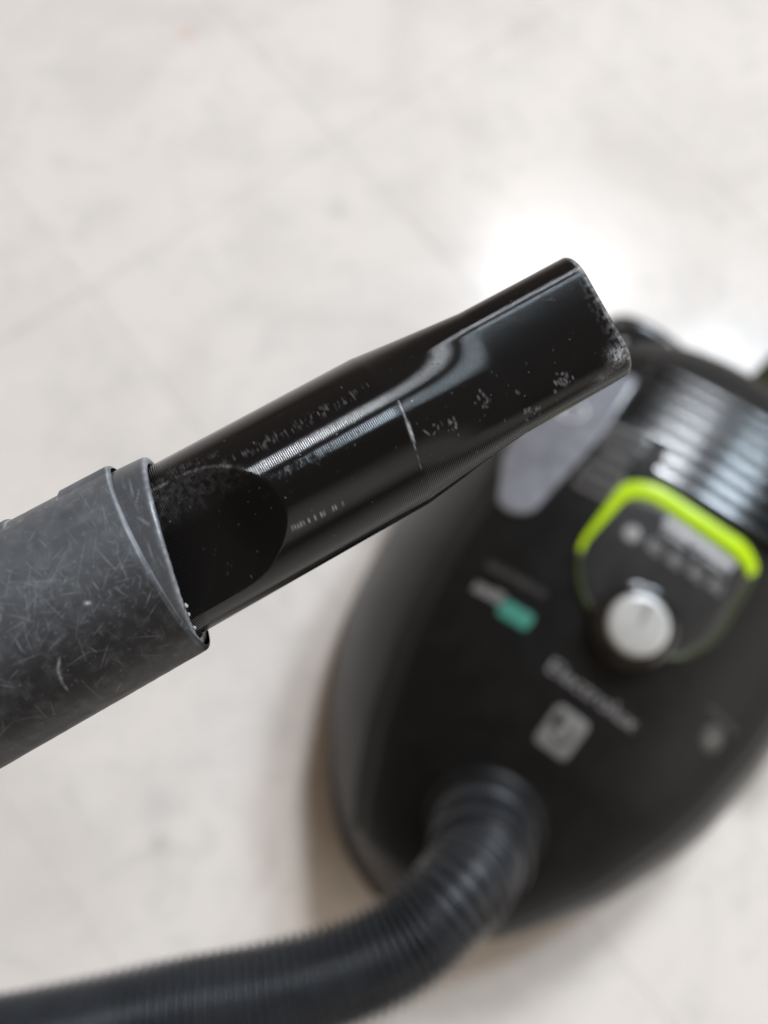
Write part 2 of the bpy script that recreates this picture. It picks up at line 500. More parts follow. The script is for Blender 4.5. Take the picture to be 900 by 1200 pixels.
for (px, py), (qx, qy) in zip([(-.0165, .075), (-.003, .091), (.0165, .096), (.036, .096), (.054, .090)], [(-.0120, .1010), (.0030, .1040), (.0210, .1045), (.0390, .1045), (.0600, .1035)]):
    pts = []
    for k in range(9):
        u = k / 8
        bx, by = px + (qx - px) * u, py + (qy - py) * u
        sgn = -1 if px < .03 else 1
        pts.append((bx + sgn * .0022 * math.sin(math.pi * u), by))
    strip_path(pts, .0006, PT + .0007, 'scale_ridge', M_PANEL, vac)

# vent slots beside the ribs, and the cooling ribs over the motor
patch('vent_sheen_patch', arc_pts([(-.0560, .1190, .004), (-.0300, .1190, .004), (-.0300, .1725, .004), (-.0560, .1725, .004)], 4), T + .0006, M_VENT_SHEEN, vac, base=T - .001, rings=5, edge=.0004)  # lighter patch painting the shell's reflection around the slots
for (x, y) in ((-.0425, .1655), (-.0425, .1555), (-.0430, .1455), (-.0430, .1355), (-.0432, .1255)):
    patch('vent_slot', arc_pts([(x - .0112, y - .0031, .002), (x + .0112, y - .0031, .002), (x + .0112, y + .0031, .002), (x - .0112, y + .0031, .002)], 4), T + .0011, M_DARK, vac, base=T, rings=3, edge=.0003)
def rib(yc, x0, x1):
    """one louvre slat: a nearly flat face leaning to the rear, with a step down at its front edge"""
    V = []; nx = 46
    zc = S(XC, yc) + T + .0022
    for i in range(nx):
        t = i / (nx - 1); x = x0 + (x1 - x0) * t
        zt = zc - 1.5 * (x - .045) ** 2
        e = min(1, t / .03, (1 - t) / .03); e = math.sqrt(max(0, 1 - (1 - e) ** 2))
        zt -= (1 - e) * .004
        prof = [(-.0036, -.012), (-.0036, .0003), (-.0031, .0008), (-.002, .00075), (.000, .0005), (.0015, .0003), (.0026, .0000), (.0032, -.0010), (.0032, -.012)]
        for (dy, dz) in prof:
            yy = yc + dy
            V.append((x, yy, zt + dz if dz > -.01 else min(zt - .003, S(x, yy) - .002)))
    F = grid_faces(nx, 9)
    F.append(tuple(range(9))); F.append(tuple((nx - 1) * 9 + k for k in range(9)))
    return link('cooling_rib', sharp(mesh('cooling_rib', V, F), 50), M_RIB, vac)
for k in range(8):
    rib(.1560 + .0108 * k, -.058 if k > 1 else -.024, .104)

# smoked grey lid panel on the left shoulder
lid = patch('lid_panel', arc_pts([(-.058, .2150, .010), (-.0575, .1600, .012), (-.0665, .0870, .010), (-.0855, .0850, .012), (-.1040, .128, .014), (-.1020, .195, .014)], 8), T + .0025, M_LID, vac, base=T - .002, rings=12)
strip_path(arc_pts([(-.0545, .2190, .010), (-.0540, .1600, .012), (-.0635, .0825, .010), (-.0875, .0800, .012), (-.1085, .1265, .014), (-.1065, .198, .014)], 8) + [Vector((-.0556, .2085))], .0022, T - .0006, 'lid_groove', M_DARK, vac)
ringo = circ(-.0805, .170, .0085, 40); ringi = circ(-.0805, .170, .0066, 40)
band('lid_emblem', ringo + ringo[:1], ringi + ringi[:1], T + .0032, M_PRINTW, lid, base=T + .0025)

# raised lettering and marks on the cover
def lettering(name, body, x0, y0, size, width, mat, parent, off, rot=0.0):
    cu = bpy.data.curves.new(name, 'FONT'); cu.body = body; cu.size = size; cu.extrude = 0.0003; cu.align_x = 'LEFT'
    ob = bpy.data.objects.new('text_tmp', cu); COL.objects.link(ob)
    bpy.context.view_layer.update()
    me = bpy.data.meshes.new_from_object(ob.evaluated_get(bpy.context.evaluated_depsgraph_get()))
    bpy.data.objects.remove(ob)
    bm = bmesh.new(); bm.from_mesh(me)
    bmesh.ops.triangulate(bm, faces=bm.faces[:])
    for _ in range(2):
        bmesh.ops.subdivide_edges(bm, edges=[e for e in bm.edges if e.calc_length() > size * .15], cuts=1)
    xs = [v.co.x for v in bm.verts]; k = width / (max(xs) - min(xs)); mn = min(xs)
    for v in bm.verts:
        lx, ly = (v.co.x - mn) * k, v.co.y
        q = on(x0 + lx * math.cos(rot) - ly * math.sin(rot), y0 + lx * math.sin(rot) + ly * math.cos(rot), off + v.co.z)
        v.co = q
    bm.to_mesh(me); bm.free(); me.materials.clear()
    return link(name, me, mat, parent, smooth=False)
lettering('lettering', 'Electrolux', -.0035, .0080, .0132, .0650, M_PRINT, vac, T + .0003)
# square emblem: pale plate with a dark wedge and a dark arc round its middle
ec = Vector((.0265, -.0175))
em = patch('emblem_plate', arc_pts([(ec.x - .0118, ec.y - .0135, .004), (ec.x + .0118, ec.y - .0135, .004), (ec.x + .0118, ec.y + .0135, .004), (ec.x - .0118, ec.y + .0135, .004)], 6), T + .0006, M_PRINTP, vac, base=T, rings=4, edge=.0004)
patch('emblem_mark', [(ec.x - .0090, ec.y + .0010), (ec.x - .0035, ec.y - .0010), (ec.x - .0042, ec.y + .0095), (ec.x - .0088, ec.y + .0098)], T + .0010, M_SHELL, em, base=T + .0006, rings=2, edge=.0002)
aro = [(ec.x + .001 + .0062 * math.cos(a), ec.y - .001 + .0062 * math.sin(a)) for a in np.linspace(-2.6, 1.3, 26)]
ari = [(ec.x + .001 + .0043 * math.cos(a), ec.y - .001 + .0043 * math.sin(a)) for a in np.linspace(-2.6, 1.3, 26)]
band('emblem_mark', aro, ari, T + .0010, M_SHELL, em, base=T + .0006)
# mark with teal pill on the left
rows = []; x = -.070
while x < -.030:
    wd = random.choice([.0012, .0018, .0024]); rows.append(rect(x, .0440, x + wd, .0490)); x += wd + .0010
bars('caption_print', rows, T + .0003, M_PRINTD, vac)
rows = []; x = -.0690
while x < -.0505:
    wd = random.choice([.0020, .0026]); rows.append(rect(x, .0268 , x + wd, .0335 + .0012 * (x > -.058))); x += wd + .0008
bars('badge_print', rows, T + .0003, M_PRINT, vac)
patch('teal_badge', arc_pts([(-.0485, .0210, .003), (-.0275, .0210, .003), (-.0275, .0320, .003), (-.0485, .0320, .003)], 6), T + .0005, M_TEAL, vac, base=T, rings=4, edge=.0003)
# faint round mark on the right
rb = patch('round_badge', circ(.1080, .0365, .0085, 32), T + .0005, M_PRINTD, vac, base=T, rings=4, edge=.0003)
bars('badge_print', [[(.1048, .0345), (.1060, .0330), (.1085, .0360), (.1075, .0370)], [(.1068, .0338), (.1078, .0330), (.1115, .0405), (.1103, .0412)]], T + .0009, M_PRINTP, rb)
rows = []; x = .093
while x < .118:
    wd = random.choice([.0012, .0018]); rows.append(rect(x, .0485, x + wd, .0515)); x += wd + .0010
bars('caption_print', rows, T + .0003, M_PRINTD, vac)

# front bumper lip, rear handle, wheels
V = []
for y in np.linspace(-.1755, -.06, 40):
    pass
def plan(y, s, grow): return XC + s * (Wd(y) * 0.975 + grow)
bp = [(plan(y, -1, -.003), y) for y in np.linspace(-.04, -.1755, 40)] + [(plan(y, 1, -.003), y) for y in np.linspace(-.1755, -.04, 40)]
V = []; F = []
for i, (x, y) in enumerate(bp):
    a = Vector(bp[max(0, i - 1)]); b = Vector(bp[min(len(bp) - 1, i + 1)]); d = (b - a).normalized(); q = Vector((d.y, -d.x))
    for k in range(10):
        t = 2 * math.pi * k / 10
        V.append((x - q.x * .005 * math.cos(t) , y - q.y * .005 * math.cos(t), .030 + .011 * math.sin(t)))
link('bumper', fix(mesh('bumper', V, grid_faces(len(bp), 10, True))), M_GLOSS, vac)

def tube_mesh(name, pts, rad, nseg=20, closed=False):
    V = []; n = len(pts); ref = Vector((0, 0, 1)); prev = None
    for i in range(n):
        p = Vector(pts[i]); t = (Vector(pts[min(i + 1, n - 1)]) - Vector(pts[max(i - 1, 0)])).normalized()
        if prev is None: prev = (ref - t * ref.dot(t)).normalized() if abs(ref.dot(t)) < .95 else Vector((1, 0, 0)).cross(t).normalized()
        prev = (prev - t * prev.dot(t)).normalized(); b = t.cross(prev)
        r = rad[i] if hasattr(rad, '__len__') else rad
        for k in range(nseg):
            a = 2 * math.pi * k / nseg
            V.append(p + prev * (r * math.cos(a)) + b * (r * math.sin(a)))
    F = grid_faces(n, nseg, True)
    F.append(tuple(range(nseg))[::-1]); F.append(tuple(range((n - 1) * nseg, n * nseg)))
    return fix(mesh(name, V, F))
hp = []
for k in range(40):
    t = k / 39; a = math.pi * t
    hp.append((-.060 + .034 * math.cos(a), .268 + .024 * math.sin(a) ** .7, .150 - .008 * math.sin(a)))
link('rear_handle', tube_mesh('rear_handle', hp, .010, 18), M_GLOSS, vac)
hp = [(-.01 + .15 * k / 29, .306 + .022 * math.sin(math.pi * k / 29) ** .5, .070) for k in range(30)]
link('rear_bumper', tube_mesh('rear_bumper', hp, .015, 20), M_GLOSS, vac)

def wheel(sx):
    c = Vector((XC + sx * .172, .185, .062))
    prof = [(.020, -.014), (.058, -.014), (.062, -.010), (.062, .010), (.058, .014), (.046, .015), (.044, .012), (.020, .012)]
    def lathe(name, prof, mat, par, seg=48):
        V = []
        for r, h in prof:
            for k in range(seg):
                a = 2 * math.pi * k / seg
                V.append(c + Vector((sx * h, r * math.cos(a), r * math.sin(a))))
        F = grid_faces(len(prof), seg, True); F.append(tuple(range(seg))); F.append(tuple(range((len(prof) - 1) * seg, len(prof) * seg)))
        return link(name, sharp(mesh(name, V, F), 40), mat, par)
    wh = lathe('wheel', prof, M_RUBBER, vac)
    lathe('wheel_hub', [(.0435, .0125), (.0425, .018), (.030, .021), (.012, .022)], M_GLOSS, wh)
wheel(-1); wheel(1)

# ------------------------------------------------------------------ hand tube (scuffed grey) in its own frame: x along the tube, z towards the camera, y across
NB = Vector((-0.0275, 0.0376, 0.5233))
NA = Vector((0.8700, 0.4870, 0.0772)).normalized()
NN = Vector((0.0313, -0.2108, 0.9770)); NN = (NN - NA * NN.dot(NA)).normalized()
NP = NN.cross(NA)
FR = Matrix((( NA.x, NP.x, NN.x, NB.x), (NA.y, NP.y, NN.y, NB.y), (NA.z, NP.z, NN.z, NB.z), (0, 0, 0, 1)))

def paint(me, fn):
    n = len(me.vertices); co = np.empty(n * 3, np.float32); me.vertices.foreach_get('co', co); co = co.reshape(-1, 3)
    a = me.attributes.new('wear_sheen', 'FLOAT', 'POINT')
    a.data.foreach_set('value', np.clip(fn(co), 0, 1).astype(np.float32))

def loft(name, ss, prof_fn, nth, arc=None):
    """ss: stations; prof_fn(s array, theta array) -> (y, z, ds)"""
    th_ = np.linspace(0, 2 * math.pi, nth, endpoint=False)
    th_ = th_ - 0.5 * np.sin(th_)                 # denser on the side that shows wear
    Sg, Tg = np.meshgrid(ss, th_, indexing='ij')
    y, z, ds = prof_fn(Sg, Tg)
    V = np.stack([Sg + ds, y, z], -1).reshape(-1, 3)
    ni, nj = Sg.shape
    i, j = np.meshgrid(np.arange(ni - 1), np.arange(nj), indexing='ij')
    j2 = (j + 1) % nj
    F = np.stack([i * nj + j, (i + 1) * nj + j, (i + 1) * nj + j2, i * nj + j2], -1).reshape(-1, 4)
    me = bpy.data.meshes.new(name)
    me.vertices.add(len(V)); me.vertices.foreach_set('co', V.ravel().astype(np.float32))
    me.loops.add(F.size); me.loops.foreach_set('vertex_index', F.ravel().astype(np.int32))
    me.polygons.add(len(F)); me.polygons.foreach_set('loop_start', np.arange(0, F.size, 4, dtype=np.int32))
    me.update(calc_edges=True); me.validate()
    return me

def seg_mask(S_, P_, segs):
    """soft line segments: (s0, p0, s1, p1, width, strength) in mm"""
    out = np.zeros_like(S_)
    for (a0, b0, a1, b1, wd, st) in segs:
        m = (S_ > min(a0, a1) - 2 * wd - .3) & (S_ < max(a0, a1) + 2 * wd + .3) & (P_ > min(b0, b1) - 2 * wd - .3) & (P_ < max(b0, b1) + 2 * wd + .3)
        if not m.any(): continue
        s, p = S_[m], P_[m]
        dx, dy = a1 - a0, b1 - b0; L2 = dx * dx + dy * dy + 1e-9
        t = np.clip(((s - a0) * dx + (p - b0) * dy) / L2, 0, 1)
        d = np.hypot(s - a0 - t * dx, p - b0 - t * dy)
        v = st * np.exp(-(d / wd) ** 2) * (0.35 + 0.65 * np.sin(math.pi * np.clip(t * .9 + .05, 0, 1)))
        out[m] = np.maximum(out[m], v)
    return out

def vnoise(x, y, seed):
    """cheap value noise on arrays"""
    r = np.random.default_rng(seed); g = r.random((64, 64))
    xi, yi = np.floor(x).astype(int), np.floor(y).astype(int); fx_, fy_ = x - xi, y - yi
    fx_ = fx_ * fx_ * (3 - 2 * fx_); fy_ = fy_ * fy_ * (3 - 2 * fy_)
    G = lambda a, b: g[a % 64, b % 64]
    return (G(xi, yi) * (1 - fx_) + G(xi + 1, yi) * fx_) * (1 - fy_) + (G(xi, yi + 1) * (1 - fx_) + G(xi + 1, yi + 1) * fx_) * fy_

tube = empty('suction_tube', FR)
tag(tube, 'scratched dark grey plastic hose end gripping the black nozzle at left', 'tube')
MM = 0.001
R_OUT = 20.9
def sleeve_prof(Sg, Tg):
    s = Sg / MM
    cth, sth = np.cos(Tg), np.sin(Tg)            # z towards camera, y across (up in the picture)
    r = np.full_like(s, R_OUT)
    # raised rib along the upper side near the end, and a smaller one further back
    up = np.clip((sth - 0.90) / 0.05, 0, 1)
    r += 0.60 * up * np.clip((s + 15.5) / 0.8, 0, 1)
    r += 0.6 * up * np.clip((s + 31.5) / 0.8, 0, 1) * np.clip((-26.0 - s) / 0.8, 0, 1)
    # rounded end
    e = np.clip((s + 5.2) / 0.9, 0, 1)
    r -= 0.9 * (1 - np.sqrt(np.clip(1 - e ** 2, 0, 1)))
    r += 0.05 * (vnoise(s * .8 + 40, Tg * 9 + 3, 3) - .5)
    # slight skew of the end edge
    ds = (sth * .55 - .45) * np.clip((s + 30) / 25, 0, 1)
    return r * sth * MM, r * cth * MM, ds * MM
ss = np.concatenate([np.linspace(-150, -62, 30, endpoint=False), np.linspace(-62, -4.25, 470)]) * MM
me = loft('outer_sleeve', ss, sleeve_prof, 820)
def sleeve_wear_sheen(co):
    s, p, z = co[:, 0] / MM, co[:, 1] / MM, co[:, 2] / MM
    v = np.zeros(len(s))
    r = np.random.default_rng(21); segs = []
    for k in range(300):
        a0 = r.uniform(-60, -5); b0 = np.clip(r.normal(1, 7.5), -18, 17)
        if r.random() < .5:   # clustered zone of denser rubbing
            a0 = r.normal(-17, 9); b0 = r.normal(0, 5)
        L = r.gamma(1.2, .62); an = r.choice([1.42, 1.55, 1.55, 1.72, .08, 2.95]) + r.normal(0, .16)
        segs.append((a0, b0, a0 + L * math.cos(an), b0 + L * math.sin(an), r.choice([.07, .08, .10]), min(.26, r.gamma(1.5, .07))))
    for k in range(260):                     # fine hairlines
        a0 = r.uniform(-60, -5); b0 = r.normal(-1, 9); L = r.uniform(1.5, 6); an = r.choice([1.2, 1.75, .5, 2.7]) + r.normal(0, .25)
        segs.append((a0, b0, a0 + L * math.cos(an), b0 + L * math.sin(an), .065, r.uniform(.05, .22)))
    for k in range(260):
        a0 = r.uniform(-60, -5); b0 = r.uniform(-19, 18); L = r.uniform(.1, .4); an = r.uniform(0, 3.1)
        segs.append((a0, b0, a0 + L * math.cos(an), b0 + L * math.sin(an), r.uniform(.08, .13), r.uniform(.04, .26)))
    # the curved gouge, bright nicks, long fine lines
    for q in ((-25.9, -8.3, -27.4, -10.0, .22, .42), (-27.4, -10.0, -28.4, -12.4, .24, .42), (-28.4, -12.4, -28.6, -14.2, .16, .3),
              (-17.2, -2.2, -16.6, -2.6, .35, .75), (-19.0, 2.5, -17.6, 3.4, .08, .25), (-45, -3.5, -43.6, -4.0, .25, .35), (-31, 2, -30.3, 3.3, .12, .25),
              (-12.0, 8, -17, 1.0, .06, .16), (-14.0, 9, -22, 3, .06, .12), (-8.5, 2, -9.0, -2.5, .08, .25), (-38, -6, -35, -9, .08, .25), (-40, -7, -38, -8.8, .07, .22),
              (-37, -4, -35.6, -7.6, .08, .25), (-24, 6, -22.8, 7.7, .08, .2), (-6.5, -6, -8.5, -7.6, .08, .25), (-7, -8.5, -10, -10, .06, .2)): segs.append(q)
    v = seg_mask(s, p, segs)
    brk = vnoise(s * 2.4 + 200, p * 2.4 + 90, 5)
    v *= 0.45 + 0.8 * brk
    v += 0.045 * np.clip((vnoise(s * .7 + 90, p * .7 + 90, 8) * (.5 + .5 * vnoise(s * 4 + 90, p * 4 + 50, 9)) - .36) / .4, 0, 1)     # rubbed patches
    v += (.095 + .035 * vnoise(s * .35 + 90, p * .5 + 90, 31)) * np.clip((p + 9) / 14, 0, 1) * np.clip((23.5 - p) / 3, 0, 1) * (z > -4)   # window sheen painted into the tone: paler upper side
    v = np.maximum(v, 0.42 * np.exp(-((s + 4.7) / .30) ** 2) * (0.4 + .6 * vnoise(p * .6 + 50, z * .6 + 60, 2)))  # worn lip
    edge = np.exp(-((s + 15.2) / .35) ** 2) * (p > 18.4) + np.exp(-((s + 26) / .4) ** 2) * (p > 18.4)
    v = np.maximum(v, .35 * edge)
    v = np.maximum(v, .30 * np.exp(-((p - 18.1) / .25) ** 2) * vnoise(s * 1.5 + 100, z + 60, 11))
    return v * (z > -6)
paint(me, sleeve_wear_sheen)
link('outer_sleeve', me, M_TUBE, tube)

def collar_prof(Sg, Tg):
    s = Sg / MM; cth, sth = np.cos(Tg), np.sin(Tg)
    t = (s + 30)                                   # outer run 0..31, then the inner wall back
    out = Sg * 0
    r = np.full_like(s, 19.75)
    ds = (sth * 3.4 - .6) * np.clip((s + 12) / 13, 0, 1)
    return r * sth * MM, r * cth * MM, ds * MM
# stations run out along the outside, over the lip, and back inside
outer = [(-16, 19.9), (-6, 19.9), (-3, 19.85), (0.2, 19.7), (1.0, 19.62), (1.5, 19.40), (1.75, 19.05), (1.75, 18.4), (1.5, 18.0), (0.8, 17.85), (-4, 17.82), (-14, 17.8)]
fine = []
for (a, b), (c, d) in zip(outer[:-1], outer[1:]):
    n_ = max(2, int(abs(c - a) / .35) + 1)
    fine += [(a + (c - a) * k / n_, b + (d - b) * k / n_) for k in range(n_)]
fine.append(outer[-1])
fs = np.array([q[0] for q in fine]); frr = np.array([q[1] for q in fine])
nth = 480
tg = np.linspace(0, 2 * math.pi, nth, endpoint=False)
V = []
for s, r in zip(fs, frr):
    sth, cth = np.sin(tg), np.cos(tg)
    cut = np.clip((s + 12) / 13, 0, 1)
    rag = (vnoise(tg * 40 + 10, tg * 0 + 3, 4) - .5) * .12 * np.clip((s + 1) / 2, 0, 1) * (sth < .3)
    ds = (sth * 4.3 - 2.4 - .8 * sth ** 2) * cut + rag
    V.append(np.stack([(s + ds) * MM, r * sth * MM, r * cth * MM], -1))
V = np.concatenate(V)
me = mesh('inner_collar', V, grid_faces(len(fs), nth, True)); fix(me)
def collar_wear(co):
    s, p, z = co[:, 0] / MM, co[:, 1] / MM, co[:, 2] / MM
    lip = 1.0 - p / 19.7 * -3.3
    e = s - (p / 19.7 * 4.3 - 2.4 - .8 * (p / 19.7) ** 2)
    v = .30 * np.exp(-((e - 1.5) / .35) ** 2) * (0.3 + .7 * vnoise(p * 1.2 + 60, z * 1.2 + 60, 6))
    v += .10 * np.clip((vnoise(s * 3.5 + 60, p * .35 + 60, 12) - .55) / .4, 0, 1) * vnoise(s * 6 + 60, p * 2 + 60, 13)
    v += seg_mask(s, p, [(-2.5, 7, -1.2, 4.5, .12, .3), (0, 12, -2, 9, .08, .2), (-3, 2, -3.6, -2, .1, .2), (-1, 15, -1.6, 11, .07, .2), (1.5, 9, 0, 6.5, .08, .2)])
    return v * (z > 0)
paint(me, collar_wear)
link('inner_collar', me, M_COLLAR, tube)
# ragged plastic burrs on the lower lip
r = np.random.default_rng(5)
for (bs, bp_, sz) in ((-3.3, -11.2, .34), (-3.9, -12.9, .26), (-4.6, -15.6, .30)):
    bm = bmesh.new(); bmesh.ops.create_icosphere(bm, subdivisions=2, radius=sz * MM)
    for v in bm.verts: v.co *= r.uniform(.5, 1.35)
    me = bpy.data.meshes.new('burr'); bm.to_mesh(me); bm.free()
    o = link('burr', me, M_BURR, tube)
    zz = math.sqrt(max(1, 19.6 ** 2 - bp_ ** 2))
    q = bp_ / 19.7
    o.location = ((1.75 + q * 4.3 - 2.4 - .8 * q * q + .15) * MM, bp_ * MM, zz * MM - .0004)
    o.scale = (1.0, 1.3, .6)

# ------------------------------------------------------------------ black printed nozzle pushed into the tube
RC = 17.45
def rrect(th_, hy, hz, rad):
    c, s = np.cos(th_), np.sin(th_)           # c -> z, s -> y
    y = np.abs(s); z = np.abs(c)
    t = np.minimum(hy / np.maximum(y, 1e-6), hz / np.maximum(z, 1e-6))
    # corner: ray against the rounding circle
    cy, cz = hy - rad, hz - rad
    b = y * cy + z * cz; cc = cy * cy + cz * cz - rad * rad
    disc = np.maximum(b * b - cc, 0)
    tc = b + np.sqrt(disc)
    corner = (t * y > cy) & (t * z > cz)
    return np.where(corner, tc, t)
def recess(s):
    h = RC - (21.8 - s) * 0.49
    return np.where(s < 22.5, 12.3 + 0.9 * np.log1p(np.exp((h - 12.3) / 0.9)), 99.0)
def nozzle_prof(Sg, Tg, inset=0.0):
    s = Sg / MM
    t = np.clip((s - 49.0) / 25.0, 0, 1)
    circ_r = np.full_like(s, RC)
    rect_r = rrect(Tg, 14.6, 10.2, 6.2)
    r = circ_r * (1 - t) + rect_r * t - inset
    y, z = r * np.sin(Tg), r * np.cos(Tg)
    if inset == 0:
        # flat finger recess cut by a round cutter, leaning slightly downwards
        al = math.radians(-8)
        ny, nz_ = math.sin(al), math.cos(al); ty, tz = math.cos(al), -math.sin(al)
        hgt = y * ny + z * nz_; tr = y * ty + z * tz
        nh = np.minimum(hgt, recess(s))
        y = nh * ny + tr * ty; z = nh * nz_ + tr * tz
    # small printing offset bands (lower layers slightly proud) and rounded nose
    return y * MM, z * MM, Sg * 0
L_TIP = 100.8
ss = np.concatenate([np.linspace(-26, -4, 20, endpoint=False), np.arange(-4, L_TIP - .6, .26), L_TIP - .6 + .6 * np.sin(np.linspace(0, math.pi / 2, 6))]) * MM
nth = 460
th_ = np.linspace(0, 2 * math.pi, nth, endpoint=False)
def full_loft():
    Sg, Tg = np.meshgrid(ss, th_, indexing='ij')
    y, z, _ = nozzle_prof(Sg, Tg)
    # round the nose edge
    e = np.clip((Sg / MM - (L_TIP - .6)) / .6, 0, 1); k = .6 * (1 - np.sqrt(np.clip(1 - e * e, 0, 1)))
    rr = np.hypot(y, z); f = (rr - k * MM) / rr; y, z = y * f, z * f
    V = [np.stack([Sg, y, z], -1)]
    # inner wall, from the mouth back
    si = np.array([L_TIP, L_TIP - .5, 90, 74, 60, 49, 30, 0, -26.0]) * MM
    S2, T2 = np.meshgrid(si, th_, indexing='ij')
    y2, z2, _ = nozzle_prof(S2, T2, inset=2.2)
    s_idx = S2 / MM
    sink = np.clip((28 - s_idx) / 6, 0, 1)[..., None] * 0
    V.append(np.stack([S2, y2 * np.where(s_idx < 25, .55, 1), z2 * np.where(s_idx < 25, .55, 1)], -1))
    V = np.concatenate(V, 0); ni, nj = V.shape[:2]
    V = V.reshape(-1, 3)
    i, j = np.meshgrid(np.arange(ni - 1), np.arange(nj), indexing='ij'); j2 = (j + 1) % nj
    F = np.stack([i * nj + j, (i + 1) * nj + j, (i + 1) * nj + j2, i * nj + j2], -1).reshape(-1, 4)
    F = np.concatenate([F, np.stack([(ni - 1) * nj + np.arange(nj), np.arange(nj), (np.arange(nj) + 1) % nj, (ni - 1) * nj + (np.arange(nj) + 1) % nj], -1)])
    me = bpy.data.meshes.new('nozzle_adapter')
    me.vertices.add(len(V)); me.vertices.foreach_set('co', V.ravel().astype(np.float32))
    me.loops.add(F.size); me.loops.foreach_set('vertex_index', F.ravel().astype(np.int32))
    me.polygons.add(len(F)); me.polygons.foreach_set('loop_start', np.arange(0, F.size, 4, dtype=np.int32))
    me.update(calc_edges=True); me.validate()
    return me
me = full_loft()
bm = bmesh.new(); bm.from_mesh(me)
bmesh.ops.recalc_face_normals(bm, faces=bm.faces[:])
for e in bm.edges:
    if len(e.link_faces) == 2 and e.calc_face_angle(0) > math.radians(28): e.smooth = False
bm.to_mesh(me); bm.free()
def nozzle_wear_glint(co):
    s, p, z = co[:, 0] / MM, co[:, 1] / MM, co[:, 2] / MM
    front = z > 0
    n1 = vnoise(s * 1.3 + 70, p * 1.3 + 70, 14); n2 = vnoise(s * 4.5 + 70, p * 4.5 + 70, 15); n3 = vnoise(s * 9 + 300, p * 2.2 + 70, 16)
    v = np.zeros(len(s))
    # scuffed mouth edge, heavier at the lower corner
    edge = np.clip((s - (L_TIP - 4.6)) / 4.6, 0, 1)
    v += .38 * edge ** 2.2 * np.clip((n1 * .9 + n2 * .3 - .55) / .5, 0, 1) * (p < 12.5)
    v += .85 * np.exp(-(((s - 98.2) / 2.0) ** 2 + ((p + 9.8) / 1.7) ** 2)) * np.clip((n2 - .25) * 2, 0, 1)
    v += .35 * np.exp(-(((s - 93.6) / 2.6) ** 2 + ((p + 12.4) / .7) ** 2)) * n2
    v += .35 * np.exp(-((s - L_TIP + .7) / .35) ** 2) * (n2 + .2)
    # scratches and specks
    segs = [(50.6, 3.0, 50.0, -1.0, .18, .5), (50.0, -1.0, 49.3, -5.0, .26, .65), (50.2, -1.6, 49.4, -5.6, .16, .6), (49.3, -5.0, 48.9, -7.0, .14, .35), (48.9, -7.4, 48.4, -11, .09, .25),
            (52.2, -4.2, 53.0, -5.6, .1, .35)]
    for k, (a, b, st) in enumerate(((20.8, -8.4, .55), (21.4, -8.4, .6), (22.0, -8.5, .6), (22.6, -8.5, .75), (23.2, -8.6, .4), (24.3, -8.6, .7), (25.6, -8.7, .75), (26.9, -8.8, .8), (27.5, -8.8, .6), (29.4, -8.9, .6), (30.0, -8.9, .55), (31.5, -9.0, .35))):
        segs.append((a, b - .45, a + .12, b + .45, .14, st))
    r = np.random.default_rng(33)
    for (cs, cp, n_, sp_, st) in ((74.5, -6.3, 4, .35, .6), (74.8, -11.3, 9, .75, .45), (77.4, -11.6, 5, .5, .5), (84.2, -8.2, 14, .85, .5), (84.6, -9.6, 6, .5, .5), (66.5, -4.6, 14, 1.0, .28), (58.5, -6.2, 10, .7, .42), (55.5, -5.4, 6, .8, .25)):
        for k in range(n_):
            a, b = cs + r.normal(0, sp_), cp + r.normal(0, sp_)
            segs.append((a, b, a + r.normal(.05, .12), b + r.normal(0, .6), r.uniform(.12, .24), st * r.uniform(.2, .9)))
    for k in range(150):
        a, b = r.uniform(2, 103), r.uniform(-14, 15)
        segs.append((a, b, a + r.normal(0, .1), b + r.normal(0, .25), r.uniform(.08, .13), r.uniform(.03, .18)))
    # rubbed line along the upper shoulder: broken cross-wise streaks
    g = np.exp(-((p - 8.4) / .9) ** 2) * np.clip((s - 14) / 4, 0, 1) * np.clip((49 - s) / 3, 0, 1)
    v += .16 * g * np.clip((vnoise(s * 5 + 300, p * .8 + 70, 41) * .6 + n1 * .5 - .55) / .3, 0, 1)
    for k in range(60):
        a = r.uniform(2, 16); b = 11.6 - .02 * (a - 8) ** 2 + abs(r.normal(0, .7))
        segs.append((a, b, a + r.normal(0, .1), b + r.normal(.2, .7), .13, r.uniform(.02, .10)))
    v += seg_mask(s, p, segs)
    # rim highlight painted along the recess's upper edge
    al = math.radians(-8); hg = p * math.sin(al) + z * math.cos(al)
    d = np.sqrt(p * p + z * z) - RC
    rim = np.exp(-((hg - recess(s) + .25) / .30) ** 2) * (s < 22) * (hg > 0)
    v += rim * np.clip((p - 2) / 6, 0, 1) * .30 * n2 * n1
    return v * front
paint(me, nozzle_wear_glint)
noz = link('nozzle_adapter', me, M_NOZ, None)
noz.matrix_world = FR
tag(noz, 'black printed plastic nozzle with flattened tip held in the scratched grey tube', 'nozzle')

